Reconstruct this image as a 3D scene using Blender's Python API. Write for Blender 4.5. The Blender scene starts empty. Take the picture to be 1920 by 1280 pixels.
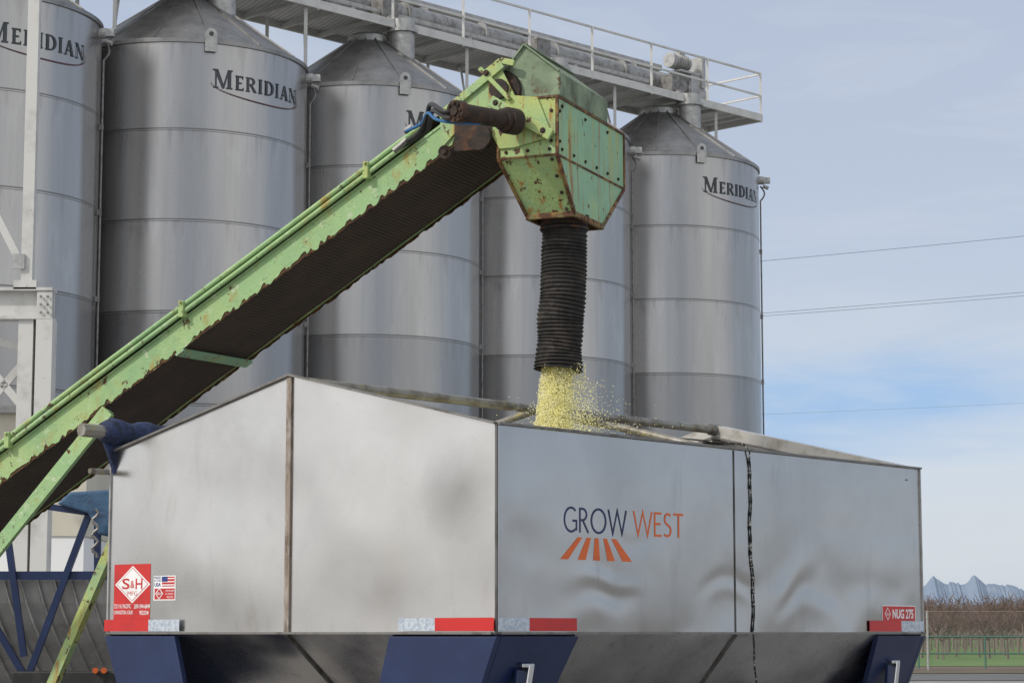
import bpy, math, random
from mathutils import Vector, Matrix, noise as mnoise
random.seed(7)
E=1.7; F=4300.0; TH=math.atan(547/F); cT=math.cos(TH); sT=math.sin(TH)
def ray(px,py):
    u=(px-960)/F; v=(640-py)/F
    return Vector((u, cT-v*sT, sT+v*cT))
def W(px,py,Y):
    r=ray(px,py); r=r*(Y/r.y); return Vector((r.x,r.y,r.z+E))
scene=bpy.context.scene
COL=scene.collection
# ---------------------------------------------------------------- materials
def nn(nt,t,**k):
    n=nt.nodes.new(t)
    for a,b in k.items(): setattr(n,a,b)
    return n
def mixc(nt,fac,a,b,blend='MIX'):
    m=nn(nt,'ShaderNodeMix',data_type='RGBA',blend_type=blend)
    for i,x in ((0,fac),(6,a),(7,b)):
        if isinstance(x,(int,float)): m.inputs[i].default_value=x
        elif isinstance(x,tuple): m.inputs[i].default_value=(x+(1,))[:4]
        else: nt.links.new(x,m.inputs[i])
    return m.outputs[2]
def math_(nt,op,a,b=None,c=None):
    m=nn(nt,'ShaderNodeMath',operation=op)
    for i,x in enumerate((a,b,c)):
        if x is None: continue
        if isinstance(x,(int,float)): m.inputs[i].default_value=x
        else: nt.links.new(x,m.inputs[i])
    return m.outputs[0]
def noise_(nt,co,scale,stretch=(1,1,1),detail=4,rough=.55,dist=0,off=0):
    mp=nn(nt,'ShaderNodeMapping'); mp.inputs['Scale'].default_value=stretch
    mp.inputs['Location'].default_value=(off,off*1.3,off*.7)
    nt.links.new(co,mp.inputs[0])
    n=nn(nt,'ShaderNodeTexNoise'); n.inputs['Scale'].default_value=scale
    n.inputs['Detail'].default_value=detail; n.inputs['Roughness'].default_value=rough
    n.inputs['Distortion'].default_value=dist
    nt.links.new(mp.outputs[0],n.inputs['Vector']); return n.outputs[0]
def rng(nt,x,lo,hi,a=0,b=1):
    m=nn(nt,'ShaderNodeMapRange',clamp=True)
    nt.links.new(x,m.inputs[0])
    for i,v in enumerate((lo,hi,a,b)): m.inputs[i+1].default_value=v
    return m.outputs[0]
def mat(name,base,layers=(),metal=0,rough=.5,bump=None,rvar=None):
    """layers: (color, scale, lo, hi, stretch)"""
    m=bpy.data.materials.new(name); m.use_nodes=True; nt=m.node_tree
    bs=nt.nodes['Principled BSDF']
    co=nn(nt,'ShaderNodeTexCoord').outputs['Object']
    cur=base
    for k,(c,sc,lo,hi,st) in enumerate(layers):
        f=rng(nt,noise_(nt,co,sc,st,6,.62,0,k*3.7+1),lo,hi)
        cur=mixc(nt,f,cur,c)
    if isinstance(cur,tuple): bs.inputs['Base Color'].default_value=(cur+(1,))[:4]
    else: nt.links.new(cur,bs.inputs['Base Color'])
    bs.inputs['Metallic'].default_value=metal; bs.inputs['Roughness'].default_value=rough
    if rvar:
        sc,a,b,st=rvar
        nt.links.new(rng(nt,noise_(nt,co,sc,st,5),.3,.7,a,b),bs.inputs['Roughness'])
    if bump:
        sc,d,st,det,dist=bump
        b=nn(nt,'ShaderNodeBump'); b.inputs['Strength'].default_value=1; b.inputs['Distance'].default_value=d
        nt.links.new(noise_(nt,co,sc,st,det,.5,dist),b.inputs['Height'])
        nt.links.new(b.outputs[0],bs.inputs['Normal'])
    return m
U=(1,1,1)
RUST=(.085,.035,.015)
M_green=mat('green_paint',(.28,.45,.21),[((.35,.47,.20),2.2,.42,.65,U),((.21,.36,.18),5,.5,.75,(1,1,.6)),((.34,.28,.08),9,.585,.70,(1,1,.5)),((.43,.52,.33),22,.58,.68,U),(RUST,20,.615,.66,(1,1,.7)),((.10,.08,.04),45,.64,.70,U)],rough=.75,bump=(60,.003,U,4,0))
M_green2=mat('weathered_mint_paint',(.25,.45,.28),[((.33,.49,.24),3,.5,.7,U),((.20,.37,.22),6,.5,.75,U),((.38,.37,.10),7,.55,.66,(2.4,2.4,.15)),((.28,.13,.03),11,.59,.66,(2.6,2.6,.12)),(RUST,22,.635,.67,(1,1,.7))],rough=.6,bump=(50,.002,U,4,0))
M_green3=mat('rusted_green_paint',(.33,.46,.19),[((.42,.44,.12),5,.46,.66,(1.3,1.3,.5)),((.26,.40,.22),7,.52,.7,U),((.32,.17,.04),11,.56,.65,(1.8,1.8,.22)),(RUST,20,.59,.635,(1,1,.8))],rough=.7,bump=(50,.003,U,5,0))
M_trim=mat('rust_edged_green',(.17,.15,.06),[((.26,.13,.035),9,.42,.58,U),(RUST,14,.42,.52,U)],rough=.8,bump=(70,.003,U,5,0))
M_hood=mat('mossy_grey_green',(.19,.25,.165),[((.11,.135,.09),6,.45,.65,U),((.26,.33,.22),9,.5,.7,U),((.12,.085,.05),15,.58,.66,U)],rough=.85,bump=(70,.002,U,5,0))
M_rust=mat('rusty_iron',(.035,.022,.016),[((.11,.045,.018),12,.50,.70,U),((.015,.012,.010),20,.5,.65,U)],rough=.8,bump=(70,.003,U,5,0))
M_rustedge=mat('rust_edge',(.06,.03,.015),[((.13,.06,.02),25,.45,.6,U),((.22,.24,.10),18,.58,.66,U)],rough=.9)
M_silo=bpy.data.materials.new('silo_steel'); M_silo.use_nodes=True
nt=M_silo.node_tree; bs=nt.nodes['Principled BSDF']; co=nn(nt,'ShaderNodeTexCoord').outputs['Object']
sep=nn(nt,'ShaderNodeSeparateXYZ'); nt.links.new(co,sep.inputs[0]); z=sep.outputs[2]
c=mixc(nt,rng(nt,noise_(nt,co,1.3,(1,1,.05),5),.35,.65),(.47,.46,.45),(.36,.355,.35))
c=mixc(nt,rng(nt,noise_(nt,co,7,(1,1,.03),5,.6,0,5),.5,.8,0,.35),c,(.28,.28,.28))
c=mixc(nt,rng(nt,noise_(nt,co,3,(1,1,.25),5,.6,0,9),.58,.75,0,.3),c,(.58,.575,.57))
bandv=math_(nt,'DIVIDE',math_(nt,'SUBTRACT',z,.85),1.523)
wn=nn(nt,'ShaderNodeTexWhiteNoise',noise_dimensions='1D'); nt.links.new(math_(nt,'FLOOR',bandv),wn.inputs['W'])
c=mixc(nt,rng(nt,wn.outputs[0],0,1,0,.25),c,(.27,.27,.27))
c=mixc(nt,rng(nt,z,E+5.24,E+5.20,0,.32),c,(.18,.18,.185))  # yard reflection painted in: base colour darkened below this ring
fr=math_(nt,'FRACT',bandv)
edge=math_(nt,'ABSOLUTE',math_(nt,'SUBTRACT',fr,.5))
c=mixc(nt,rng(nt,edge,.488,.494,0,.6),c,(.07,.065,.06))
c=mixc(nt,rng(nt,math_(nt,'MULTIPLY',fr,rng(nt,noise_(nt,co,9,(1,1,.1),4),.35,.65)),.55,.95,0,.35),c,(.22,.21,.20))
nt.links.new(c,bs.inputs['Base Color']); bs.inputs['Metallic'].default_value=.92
nt.links.new(rng(nt,noise_(nt,co,3,(1,1,.1),5),.3,.7,.22,.34),bs.inputs['Roughness'])
b=nn(nt,'ShaderNodeBump'); b.inputs['Distance'].default_value=.07; b.inputs['Strength'].default_value=.6
nt.links.new(noise_(nt,co,.9,(1,1,.12),2),b.inputs['Height']); nt.links.new(b.outputs[0],bs.inputs['Normal'])
M_roof=mat('silo_roof_steel',(.27,.265,.26),[((.17,.17,.165),3,.45,.7,(1,1,.4)),((.36,.35,.34),8,.55,.75,U)],metal=.8,rough=.42)
M_galv=mat('galvanised_steel',(.40,.40,.39),[((.28,.28,.28),8,.45,.65,U)],metal=.4,rough=.45)
M_galvd=mat('dull_galvanised',(.24,.235,.23),[((.13,.12,.11),9,.45,.65,U)],metal=.5,rough=.5)
M_tube=mat('grey_tube_paint',(.32,.32,.315),[((.17,.165,.16),5,.45,.65,(1,1,1)),((.12,.10,.08),14,.6,.7,U)],metal=.3,rough=.45)
M_white=mat('offwhite_painted_steel',(.56,.56,.54),[((.42,.42,.40),3,.5,.7,U),((.25,.2,.15),14,.66,.74,U)],rough=.5)
M_cream=mat('cream_cladding',(.60,.57,.48),[((.5,.47,.4),.8,.4,.7,(1,1,.3))],rough=.7)
M_whitew=mat('white_cladding',(.80,.81,.82),[((.70,.70,.70),.8,.5,.7,(1,1,.3))],rough=.6)
def steelmat(name,base,layers,rough,bumps,metal=1.0,rings=False,grey_spot=None):
    m=bpy.data.materials.new(name); m.use_nodes=True; nt=m.node_tree; bs=nt.nodes['Principled BSDF']
    co=nn(nt,'ShaderNodeTexCoord').outputs['Object']
    cur=base
    for k,(c,sc,lo,hi,st,am) in enumerate(layers):
        cur=mixc(nt,rng(nt,noise_(nt,co,sc,st,6,.6,.3,k*2.7+2),lo,hi,0,am),cur,c)
    if grey_spot:   # soft round grey patch mixed into the sheet colour, uneven edge
        p,rad,col=grey_spot
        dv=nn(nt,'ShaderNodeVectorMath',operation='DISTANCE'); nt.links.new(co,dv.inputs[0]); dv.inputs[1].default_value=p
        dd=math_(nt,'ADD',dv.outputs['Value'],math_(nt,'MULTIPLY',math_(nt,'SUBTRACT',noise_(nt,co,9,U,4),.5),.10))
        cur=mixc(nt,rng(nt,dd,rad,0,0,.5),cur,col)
    nt.links.new(cur,bs.inputs['Base Color']); bs.inputs['Metallic'].default_value=metal
    nt.links.new(rng(nt,noise_(nt,co,4,U,6),.3,.7,rough[0],rough[1]),bs.inputs['Roughness'])
    prev=None
    zz=nn(nt,'ShaderNodeSeparateXYZ'); nt.links.new(co,zz.inputs[0])
    for (sc,d,st,dist,off,low) in bumps:
        b=nn(nt,'ShaderNodeBump'); b.inputs['Distance'].default_value=d
        nt.links.new(noise_(nt,co,sc,st,1,.4,dist,off),b.inputs['Height'])
        if low: nt.links.new(rng(nt,zz.outputs[2],E+.62,E+.2,.08,1),b.inputs['Strength'])
        if prev: nt.links.new(prev,b.inputs['Normal'])
        prev=b.outputs[0]
    if rings:   # buckling of the thin sheet: fine curved ripples low on the panel
        nd=nn(nt,'ShaderNodeTexNoise'); nd.inputs['Scale'].default_value=1.3; nd.inputs['Detail'].default_value=1
        nt.links.new(co,nd.inputs['Vector'])
        va=nn(nt,'ShaderNodeVectorMath',operation='MULTIPLY_ADD'); nt.links.new(nd.outputs[1],va.inputs[0]); va.inputs[1].default_value=(.9,.9,.9); nt.links.new(co,va.inputs[2])
        mpv=nn(nt,'ShaderNodeMapping'); mpv.inputs['Scale'].default_value=(.6,.6,1.5); nt.links.new(va.outputs[0],mpv.inputs[0])
        wv=nn(nt,'ShaderNodeTexNoise'); wv.inputs['Scale'].default_value=1.1; wv.inputs['Detail'].default_value=0
        nt.links.new(mpv.outputs[0],wv.inputs['Vector'])
        rip=math_(nt,'SINE',math_(nt,'MULTIPLY',wv.outputs[0],46))
        b=nn(nt,'ShaderNodeBump'); b.inputs['Distance'].default_value=.0016
        nt.links.new(rip,b.inputs['Height'])
        nt.links.new(math_(nt,'MULTIPLY',rng(nt,zz.outputs[2],E+.55,E+.25,0,1),rng(nt,noise_(nt,co,1.2,U,1,.5,0,8),.40,.60)),b.inputs['Strength'])
        nt.links.new(prev,b.inputs['Normal']); prev=b.outputs[0]
    if prev: nt.links.new(prev,bs.inputs['Normal'])
    return m
C=Vector((-.065,9.6,0)); A=Vector((-1.889,1.584,0)); B=Vector((2.233,2.688,0))
LA=A.length; LB=B.length; ah=A.normalized(); bh=Vector((-ah.y,ah.x,0))
if bh.dot(B)<0: bh=-bh
HE=.871; HP=1.163
def T(a,b,z): return C+ah*a+bh*b+Vector((0,0,z+E))
base_t=T(LA/2,LB/2,-E)
M_end=steelmat('stainless_end_panel',(.60,.59,.58),[((.44,.43,.42),1.0,.46,.75,U,.5),((.36,.32,.28),5,.60,.75,(1,1,.25),.35),((.74,.735,.73),1.6,.5,.8,U,.5),((.3,.27,.24),40,.70,.78,U,.4)],(.20,.32),[(1.2,.042,U,.4,0,False),(4,.001,U,0,4,False)],grey_spot=(tuple(T(.20,0,.60)-base_t),.24,(.25,.245,.24)))
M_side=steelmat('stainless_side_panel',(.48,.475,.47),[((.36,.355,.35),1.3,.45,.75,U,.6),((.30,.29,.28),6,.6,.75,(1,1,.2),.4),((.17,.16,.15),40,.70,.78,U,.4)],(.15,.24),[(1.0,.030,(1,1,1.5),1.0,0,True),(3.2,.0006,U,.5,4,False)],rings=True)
M_hop=steelmat('stainless_hopper',(.66,.645,.63),[((.40,.38,.36),2,.4,.7,U,.7),((.2,.17,.14),12,.55,.75,U,.4)],(.20,.34),[(1.3,.03,U,.6,0,False)])
M_seam=mat('stained_weld_strip',(.28,.23,.19),[((.12,.085,.06),14,.45,.62,(1,1,.4)),((.45,.42,.40),20,.5,.7,(1,1,.3))],metal=.4,rough=.6)
M_seamd=mat('dark_weld_line',(.15,.145,.14),[((.08,.07,.06),14,.45,.62,(1,1,.4))],metal=.5,rough=.5)
M_navy=mat('navy_paint',(.006,.017,.068),[((.010,.026,.09),5,.45,.7,U),((.02,.025,.045),18,.66,.75,U)],rough=.4)
M_tarp=mat('blue_tarp',(.02,.035,.10),[((.01,.015,.035),14,.45,.6,(1,3,1)),((.04,.07,.15),7,.55,.7,U)],rough=.7,bump=(25,.012,(1,1,1),3,1))
M_tarpb=mat('faded_blue_tarp',(.045,.11,.20),[((.03,.06,.12),5,.45,.65,U)],rough=.7,bump=(10,.01,U,3,1))
M_black=mat('black_rubber',(.018,.018,.019),[((.04,.038,.035),14,.5,.7,U)],rough=.55)
M_hose=mat('ribbed_black_hose',(.018,.016,.015),[((.055,.045,.038),7,.48,.66,U),((.010,.010,.010),25,.5,.6,U)],rough=.8,bump=(60,.002,U,3,0))
M_red=mat('red_vinyl',(.52,.02,.018),[((.4,.02,.02),6,.5,.7,U)],rough=.35)
M_wht=mat('white_vinyl',(.78,.78,.78),[((.65,.65,.64),9,.5,.7,U)],rough=.4)
M_refl=mat('silver_reflective_tape',(.55,.60,.66),[((.38,.44,.52),60,.45,.55,U)],metal=.3,rough=.35)
M_txt_navy=mat('navy_vinyl_lettering',(.014,.022,.09),rough=.45)
M_orange=mat('orange_vinyl_lettering',(.68,.13,.02),[((.58,.1,.02),8,.5,.7,U)],rough=.5)
M_slate=mat('slate_lettering',(.035,.042,.050),[((.06,.07,.08),5,.5,.7,U)],rough=.5)
M_swoosh=mat('dark_red_lettering',(.09,.035,.038),rough=.5)
M_usa=mat('flag_blue_vinyl',(.02,.04,.2),rough=.4)
M_chrome=mat('chrome',(.6,.6,.6),metal=1,rough=.18)
M_amber=mat('amber_lens',(.5,.10,.01),rough=.3)
M_bluehose=mat('blue_hydraulic_hose',(.02,.12,.3),rough=.4)
M_fert=mat('pale_yellow_granules',(.93,.87,.40),[((.95,.92,.60),20,.4,.6,U)],rough=.7)
M_insul=mat('cable',(.05,.05,.055),rough=.6)
M_cable2=mat('pale_cable',(.28,.31,.34),rough=.6)  # lighter grey so the lowest line shows fainter
M_wood=mat('bare_branch_bark',(.115,.072,.058),[((.17,.115,.095),3,.4,.6,U)],rough=.9)
M_woodf=mat('distant_branches',(.12,.085,.075),[((.16,.118,.105),.1,.4,.6,U)],rough=.9)
M_trunkm=mat('orchard_trunk_bark',(.17,.14,.115),rough=.9)
# belt
M_belt=bpy.data.materials.new('rubber_belt'); M_belt.use_nodes=True; nt=M_belt.node_tree; bs=nt.nodes['Principled BSDF']
co=nn(nt,'ShaderNodeTexCoord').outputs['UV']; oc=nn(nt,'ShaderNodeTexCoord').outputs['Object']
def wave(direction,sc):
    w=nn(nt,'ShaderNodeTexWave',bands_direction=direction); w.inputs['Scale'].default_value=sc; w.inputs['Distortion'].default_value=1.5
    nt.links.new(co,w.inputs[0]); return w.outputs[1]
h=math_(nt,'MULTIPLY',wave('X',3.0),wave('Y',2.4))
c=mixc(nt,h,(.028,.020,.015),(.120,.085,.067))
c=mixc(nt,rng(nt,noise_(nt,oc,5,U,5),.45,.7,0,.45),c,(.100,.064,.045))
c=mixc(nt,rng(nt,noise_(nt,oc,2,U,5,.6,0,7),.5,.7,0,.4),c,(.035,.025,.020))
nt.links.new(c,bs.inputs['Base Color']); bs.inputs['Roughness'].default_value=.9
b=nn(nt,'ShaderNodeBump'); b.inputs['Distance'].default_value=.004; nt.links.new(h,b.inputs['Height']); nt.links.new(b.outputs[0],bs.inputs['Normal'])
M_rope=mat('black_and_white_rope',(.02,.02,.02),[((.5,.48,.42),60,.55,.6,U)],rough=.9)
# ---------------------------------------------------------------- mesh builder
class MB:
    def __init__(s): s.v=[]; s.f=[]; s.m=[]; s.uv={}
    def poly(s,pts,mi=0,uv=None):
        n=len(s.v); s.v+= [Vector(p) for p in pts]; s.f.append(list(range(n,n+len(pts)))); s.m.append(mi)
        if uv: s.uv[len(s.f)-1]=uv
    def prism(s,pts,vec,mi=0):
        vec=Vector(vec); pts=[Vector(p) for p in pts]; q=[p+vec for p in pts]; n=len(pts)
        b=len(s.v); s.v+=pts+q
        s.f.append([b+i for i in range(n)][::-1]); s.f.append([b+n+i for i in range(n)]); s.m+=[mi,mi]
        for i in range(n):
            j=(i+1)%n; s.f.append([b+i,b+j,b+n+j,b+n+i]); s.m.append(mi)
    def beam(s,p0,p1,w,h,mi=0,side=None):
        p0=Vector(p0);p1=Vector(p1); d=(p1-p0).normalized()
        if side is None:
            side=d.cross(Vector((0,0,1)))
            if side.length<.01: side=Vector((1,0,0))
        side=Vector(side); side=(side-d*side.dot(d)).normalized(); up=side.cross(d).normalized()
        a=side*w/2; b=up*h/2
        s.prism([p0-a-b,p0+a-b,p0+a+b,p0-a+b],p1-p0,mi)
    def box(s,c,size,mi=0,ax=None):
        c=Vector(c); X,Y,Z=ax or (Vector((1,0,0)),Vector((0,1,0)),Vector((0,0,1)))
        a=X*size[0]/2;b=Y*size[1]/2;h=Z*size[2]
        o=c-h/2
        s.prism([o-a-b,o+a-b,o+a+b,o-a+b],h,mi)
    def tube(s,path,rs,n=12,mi=0,cap=True):
        path=[Vector(p) for p in path]
        if isinstance(rs,(int,float)): rs=[rs]*len(path)
        rings=[]; side=None
        for i,p in enumerate(path):
            d=(path[min(i+1,len(path)-1)]-path[max(i-1,0)])
            if d.length<1e-9: d=Vector((0,0,1))
            d.normalize()
            if side is None:
                side=d.cross(Vector((0,0,1)))
                if side.length<.05: side=d.cross(Vector((1,0,0)))
            side=(side-d*side.dot(d)).normalized(); up=d.cross(side)
            b=len(s.v); rings.append(b)
            for k in range(n):
                a=2*math.pi*k/n; s.v.append(p+(side*math.cos(a)+up*math.sin(a))*rs[i])
        for i in range(len(path)-1):
            for k in range(n):
                k2=(k+1)%n; s.f.append([rings[i]+k,rings[i]+k2,rings[i+1]+k2,rings[i+1]+k]); s.m.append(mi)
        if cap:
            s.f.append([rings[0]+k for k in range(n)][::-1]); s.f.append([rings[-1]+k for k in range(n)]); s.m+=[mi,mi]
    def cyl(s,p0,p1,r,n=16,mi=0,r1=None): s.tube([p0,p1],[r,r if r1 is None else r1],n,mi)
    def lathe(s,prof,n=64,mi=0,c=(0,0,0)):
        c=Vector(c); b=len(s.v)
        for (r,z) in prof:
            for k in range(n):
                a=2*math.pi*k/n; s.v.append(c+Vector((r*math.cos(a),r*math.sin(a),z)))
        for i in range(len(prof)-1):
            for k in range(n):
                k2=(k+1)%n; s.f.append([b+i*n+k,b+i*n+k2,b+(i+1)*n+k2,b+(i+1)*n+k]); s.m.append(mi)
    def build(s,name,mats,parent=None,smooth=False,bevel=0,loc=None,label=None):
        me=bpy.data.meshes.new(name)
        L=Vector((0,0,0))
        if parent is not None: L=Vector(parent['base'])
        elif loc is not None: L=Vector(loc)
        me.from_pydata([tuple(v-L) for v in s.v],[],s.f)
        if not isinstance(mats,(list,tuple)): mats=[mats]
        for m in mats: me.materials.append(m)
        me.polygons.foreach_set('material_index',s.m)
        if s.uv:
            ul=me.uv_layers.new(name='UVMap')
            for fi,uv in s.uv.items():
                for li,c in zip(me.polygons[fi].loop_indices,uv): ul.data[li].uv=c
        if smooth:
            me.polygons.foreach_set('use_smooth',[True]*len(me.polygons))
            try: me.set_sharp_from_angle(angle=math.radians(35))
            except Exception: pass
        me.update()
        ob=bpy.data.objects.new(name,me); COL.objects.link(ob)
        if parent is not None: ob.parent=parent
        else: ob.location=L; ob['base']=tuple(L)
        if bevel:
            bm=ob.modifiers.new('b','BEVEL'); bm.width=bevel; bm.segments=2; bm.limit_method='ANGLE'
        if label: ob['label']=label
        return ob
def root(name,loc,label,cat,group=None):
    e=bpy.data.objects.new(name,None); COL.objects.link(e); e.location=loc; e['base']=tuple(loc); e.empty_display_size=.3
    e['label']=label; e['category']=cat
    if group: e['group']=group
    return e
def tag(o,label,cat,group=None,kind=None):
    if label: o['label']=label
    if cat: o['category']=cat
    if group: o['group']=group
    if kind: o['kind']=kind
def text2d(s,offset=0.0,res=4):
    cu=bpy.data.curves.new('t','FONT'); cu.body=s; cu.offset=offset; cu.resolution_u=res
    ob=bpy.data.objects.new('t',cu); COL.objects.link(ob)
    bpy.context.view_layer.update()
    me=bpy.data.meshes.new_from_object(ob.evaluated_get(bpy.context.evaluated_depsgraph_get()))
    vs=[(v.co.x,v.co.y) for v in me.vertices]; fs=[list(p.vertices) for p in me.polygons]
    bpy.data.objects.remove(ob); bpy.data.meshes.remove(me)
    x0=min(v[0] for v in vs);x1=max(v[0] for v in vs);y0=min(v[1] for v in vs);y1=max(v[1] for v in vs)
    return [((x-x0)/(x1-x0),(y-y0)/(y1-y0)) for x,y in vs],fs
def add_text(mb,s,u0,v0,u1,v1,fn,mi=0,offset=0.0):
    vs,fs=text2d(s,offset); b=len(mb.v)
    mb.v+=[fn(u0+(u1-u0)*x,v0+(v1-v0)*y) for x,y in vs]
    for f in fs: mb.f.append([b+i for i in f]); mb.m.append(mi)
# ---------------------------------------------------------------- world, sun, camera
w=bpy.data.worlds.new("World"); scene.world=w; w.use_nodes=True; nt=w.node_tree
bg=nt.nodes['Background']; bg.inputs[1].default_value=.1
SUN=Vector((-.80,-.50,.75)).normalized()
sky=nn(nt,'ShaderNodeTexSky',sky_type='NISHITA'); sky.sun_disc=False
sky.sun_elevation=math.asin(SUN.z); sky.sun_rotation=math.atan2(SUN.x,SUN.y)
co=nn(nt,'ShaderNodeTexCoord').outputs['Generated']
sp=nn(nt,'ShaderNodeSeparateXYZ'); nt.links.new(co,sp.inputs[0])
n1=noise_(nt,co,3.0,(1,1,7),6,.55,.3)
n2=noise_(nt,co,7.0,(1,1,5),6,.6,.5,4)
zz=math_(nt,'ADD',sp.outputs[2],math_(nt,'MULTIPLY',math_(nt,'SUBTRACT',n1,.5),.08))
rp=nn(nt,'ShaderNodeValToRGB'); nt.links.new(zz,rp.inputs[0])
els=[(0.0,(.62,.68,.75)),(.045,(.66,.71,.79)),(.072,(.65,.72,.82)),(.094,(.36,.55,.84)),(.118,(.56,.64,.77)),(.25,(.50,.57,.71)),(.45,(.45,.52,.65)),(1,(.42,.48,.60))]
cr=rp.color_ramp
while len(cr.elements)<len(els): cr.elements.new(.5)
for e_,(p,c) in zip(cr.elements,els): e_.position=p; e_.color=c+(1,)
cc=mixc(nt,rng(nt,n2,.48,.72,0,.4),rp.outputs[0],(.72,.75,.80))
def lobe(cc,dirv,lo,pw,col,amt):
    dp=nn(nt,'ShaderNodeVectorMath',operation='DOT_PRODUCT'); nt.links.new(co,dp.inputs[0]); dp.inputs[1].default_value=Vector(dirv).normalized()
    g=rng(nt,dp.outputs['Value'],lo,1.0,0,1); g=math_(nt,'MULTIPLY',math_(nt,'POWER',g,pw),amt)
    return mixc(nt,g,cc,col)
cc=lobe(cc,SUN,.1,1.6,(1.45,1.40,1.33),1)
cc=lobe(cc,(.75,-.55,.38),.78,1.0,(1.25,1.24,1.22),.9)  # added bright sky patch behind the camera, puts highlights on the silos
sc_=nn(nt,'ShaderNodeVectorMath',operation='SCALE'); nt.links.new(cc,sc_.inputs[0]); sc_.inputs['Scale'].default_value=10
nt.links.new(mixc(nt,.88,sky.outputs[0],sc_.outputs[0]),bg.inputs[0])
sl=bpy.data.lights.new('sun','SUN'); sl.energy=2.3; sl.angle=math.radians(3); sl.color=(1,.95,.87)
so=bpy.data.objects.new('sun',sl); COL.objects.link(so); so.rotation_euler=SUN.to_track_quat('Z','Y').to_euler(); so.location=(-20,-10,30)
cam=bpy.data.cameras.new('cam'); cam.sensor_width=36; cam.lens=F/1920*36; cam.clip_end=30000; cam.clip_start=.1
cob=bpy.data.objects.new('camera',cam); COL.objects.link(cob); cob.location=(0,0,E); cob.rotation_euler=(math.pi/2+TH,0,0); scene.camera=cob
vs_=scene.view_settings; vs_.view_transform='Standard'; vs_.look='None'; vs_.exposure=0
# ---------------------------------------------------------------- setting
def sheet(name,x0,x1,y0,y1,z,m,label=None):
    mb=MB(); mb.poly([(x0,y0,z),(x1,y0,z),(x1,y1,z),(x0,y1,z)]); o=mb.build(name,m); o['kind']='structure'
    return o
M_ground=mat('yard_ground',(.24,.232,.22),[((.30,.29,.27),.25,.4,.65,U),((.14,.135,.13),1.5,.5,.7,U)],rough=.95)
M_road=mat('asphalt',(.10,.10,.10),[((.13,.128,.125),.4,.4,.7,U)],rough=.9)
M_dirt=mat('bare_soil',(.13,.09,.06),[((.08,.06,.04),.5,.4,.65,U),((.07,.11,.03),.9,.54,.7,U)],rough=.95)
M_grass=mat('orchard_grass',(.070,.145,.022),[((.11,.19,.035),.3,.4,.65,U),((.12,.11,.06),.12,.62,.75,(1,.3,1))],rough=.95)
sheet('ground',-9000,9000,-200,12000,0,M_ground)
sheet('road',-300,300,84,98,.02,M_road)
sheet('dirt_verge',-300,300,98.1,118,.04,M_dirt)
sheet('orchard_ground',-300,400,118.1,1500,.06,M_grass)
# mountains
M_mt=mat('hazy_mountains',(.185,.235,.315),[((.215,.265,.34),.02,.50,.68,(1,1,1.5)),((.17,.22,.30),.03,.5,.7,U)],rough=1)  # aerial haze baked into these pale blue base colours
mb=MB(); N=2200; pr=None
for i in range(N+1):
    x=-4000+8500*i/N
    def fb(s_,o): return mnoise.noise(Vector((x*s_,o,0)))
    hgt=108+12*fb(.006,3.1)+14*abs(fb(.018,7))+8*fb(.05,1)+5*fb(.13,2)+3*fb(.3,5)
    hgt+=50*math.exp(-(abs(x-1188)/34)**1.2)+46*math.exp(-(abs(x-1305)/38)**1.1)+16*math.exp(-(abs(x-1243)/26)**1.2)+22*math.exp(-(abs(x-1400)/60)**1.3)
    p=[Vector((x,6000,-5)),Vector((x+5*fb(.04,9),6420,hgt*.5)),Vector((x,6500,hgt))]
    if pr:
        for k in range(2): mb.poly([pr[k],p[k],p[k+1],pr[k+1]])
    pr=p
o=mb.build('mountains',M_mt,smooth=True); o['kind']='structure'
# orchard
def branch(mb,p,d,L,r,lev,mt):
    q=p+d*L
    mb[mt if lev<2 else 1].tube([p,q],[r,r*.7],4 if lev<2 else 3,0,cap=False)
    if lev>=4: return
    n=[4,4,4,4][lev]
    for k in range(n):
        dd=(d*(.75 if lev else .5)+Vector((random.uniform(-1,1),random.uniform(-1,1),random.uniform(-.1,.8)))*.75).normalized()
        st=p+d*L*random.uniform(.55,1) if lev else q
        branch(mb,st,dd,L*random.uniform(.6,.85)*(1.25 if lev==0 else 1),max(r*.5,.013),lev+1,mt)
protos=[]
for i in range(4):
    a=MB();b_=MB(); branch([a,b_],Vector((0,0,0)),Vector((random.uniform(-.1,.1),random.uniform(-.1,.1),1)).normalized(),1.15,.11,0,0)
    t=a.build('fruit_tree',M_trunkm,loc=(0,0,0)); cr_=b_.build('crown',M_wood,parent=t)
    tag(t,'bare leafless orchard tree with reddish twigs','tree','rows of orchard trees')
    protos.append((t,cr_))
cnt=0; used=set()
for j in range(40):
    Y=146+j*5.2
    x0=.165*Y; x1=.235*Y
    k=math.ceil(x0/4.6)
    while k*4.6<x1 and cnt<210:
        i=random.randrange(4); t,c_=protos[i]
        if i not in used: used.add(i); T_=t;
        else:
            T_=t.copy(); C_=c_.copy(); C_.parent=T_; COL.objects.link(T_); COL.objects.link(C_)
        T_.location=(k*4.6+random.uniform(-.4,.4),Y+random.uniform(-.4,.4),.05); T_.rotation_euler=(0,0,random.uniform(0,6.28))
        s_=random.uniform(1.0,1.15); T_.scale=(s_,s_,s_*random.uniform(.95,1.08)); cnt+=1; k+=1
mb=MB()
for i in range(36000):
    Y=random.uniform(300,460); x=random.uniform(.12*Y,.26*Y); z=.6+random.random()**.8*6.0*(.85+.15*math.sin(x*.6+Y))
    p=Vector((x,Y,z)); d=Vector((random.uniform(-1,1),random.uniform(-.5,.5),random.uniform(.2,1.5)))*.6
    mb.tube([p,p+d],[.05,.02],3,0,cap=False)
o=mb.build('distant_orchard',M_woodf); tag(o,'far mass of leafless orchard trees','orchard',None,'stuff')
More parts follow.
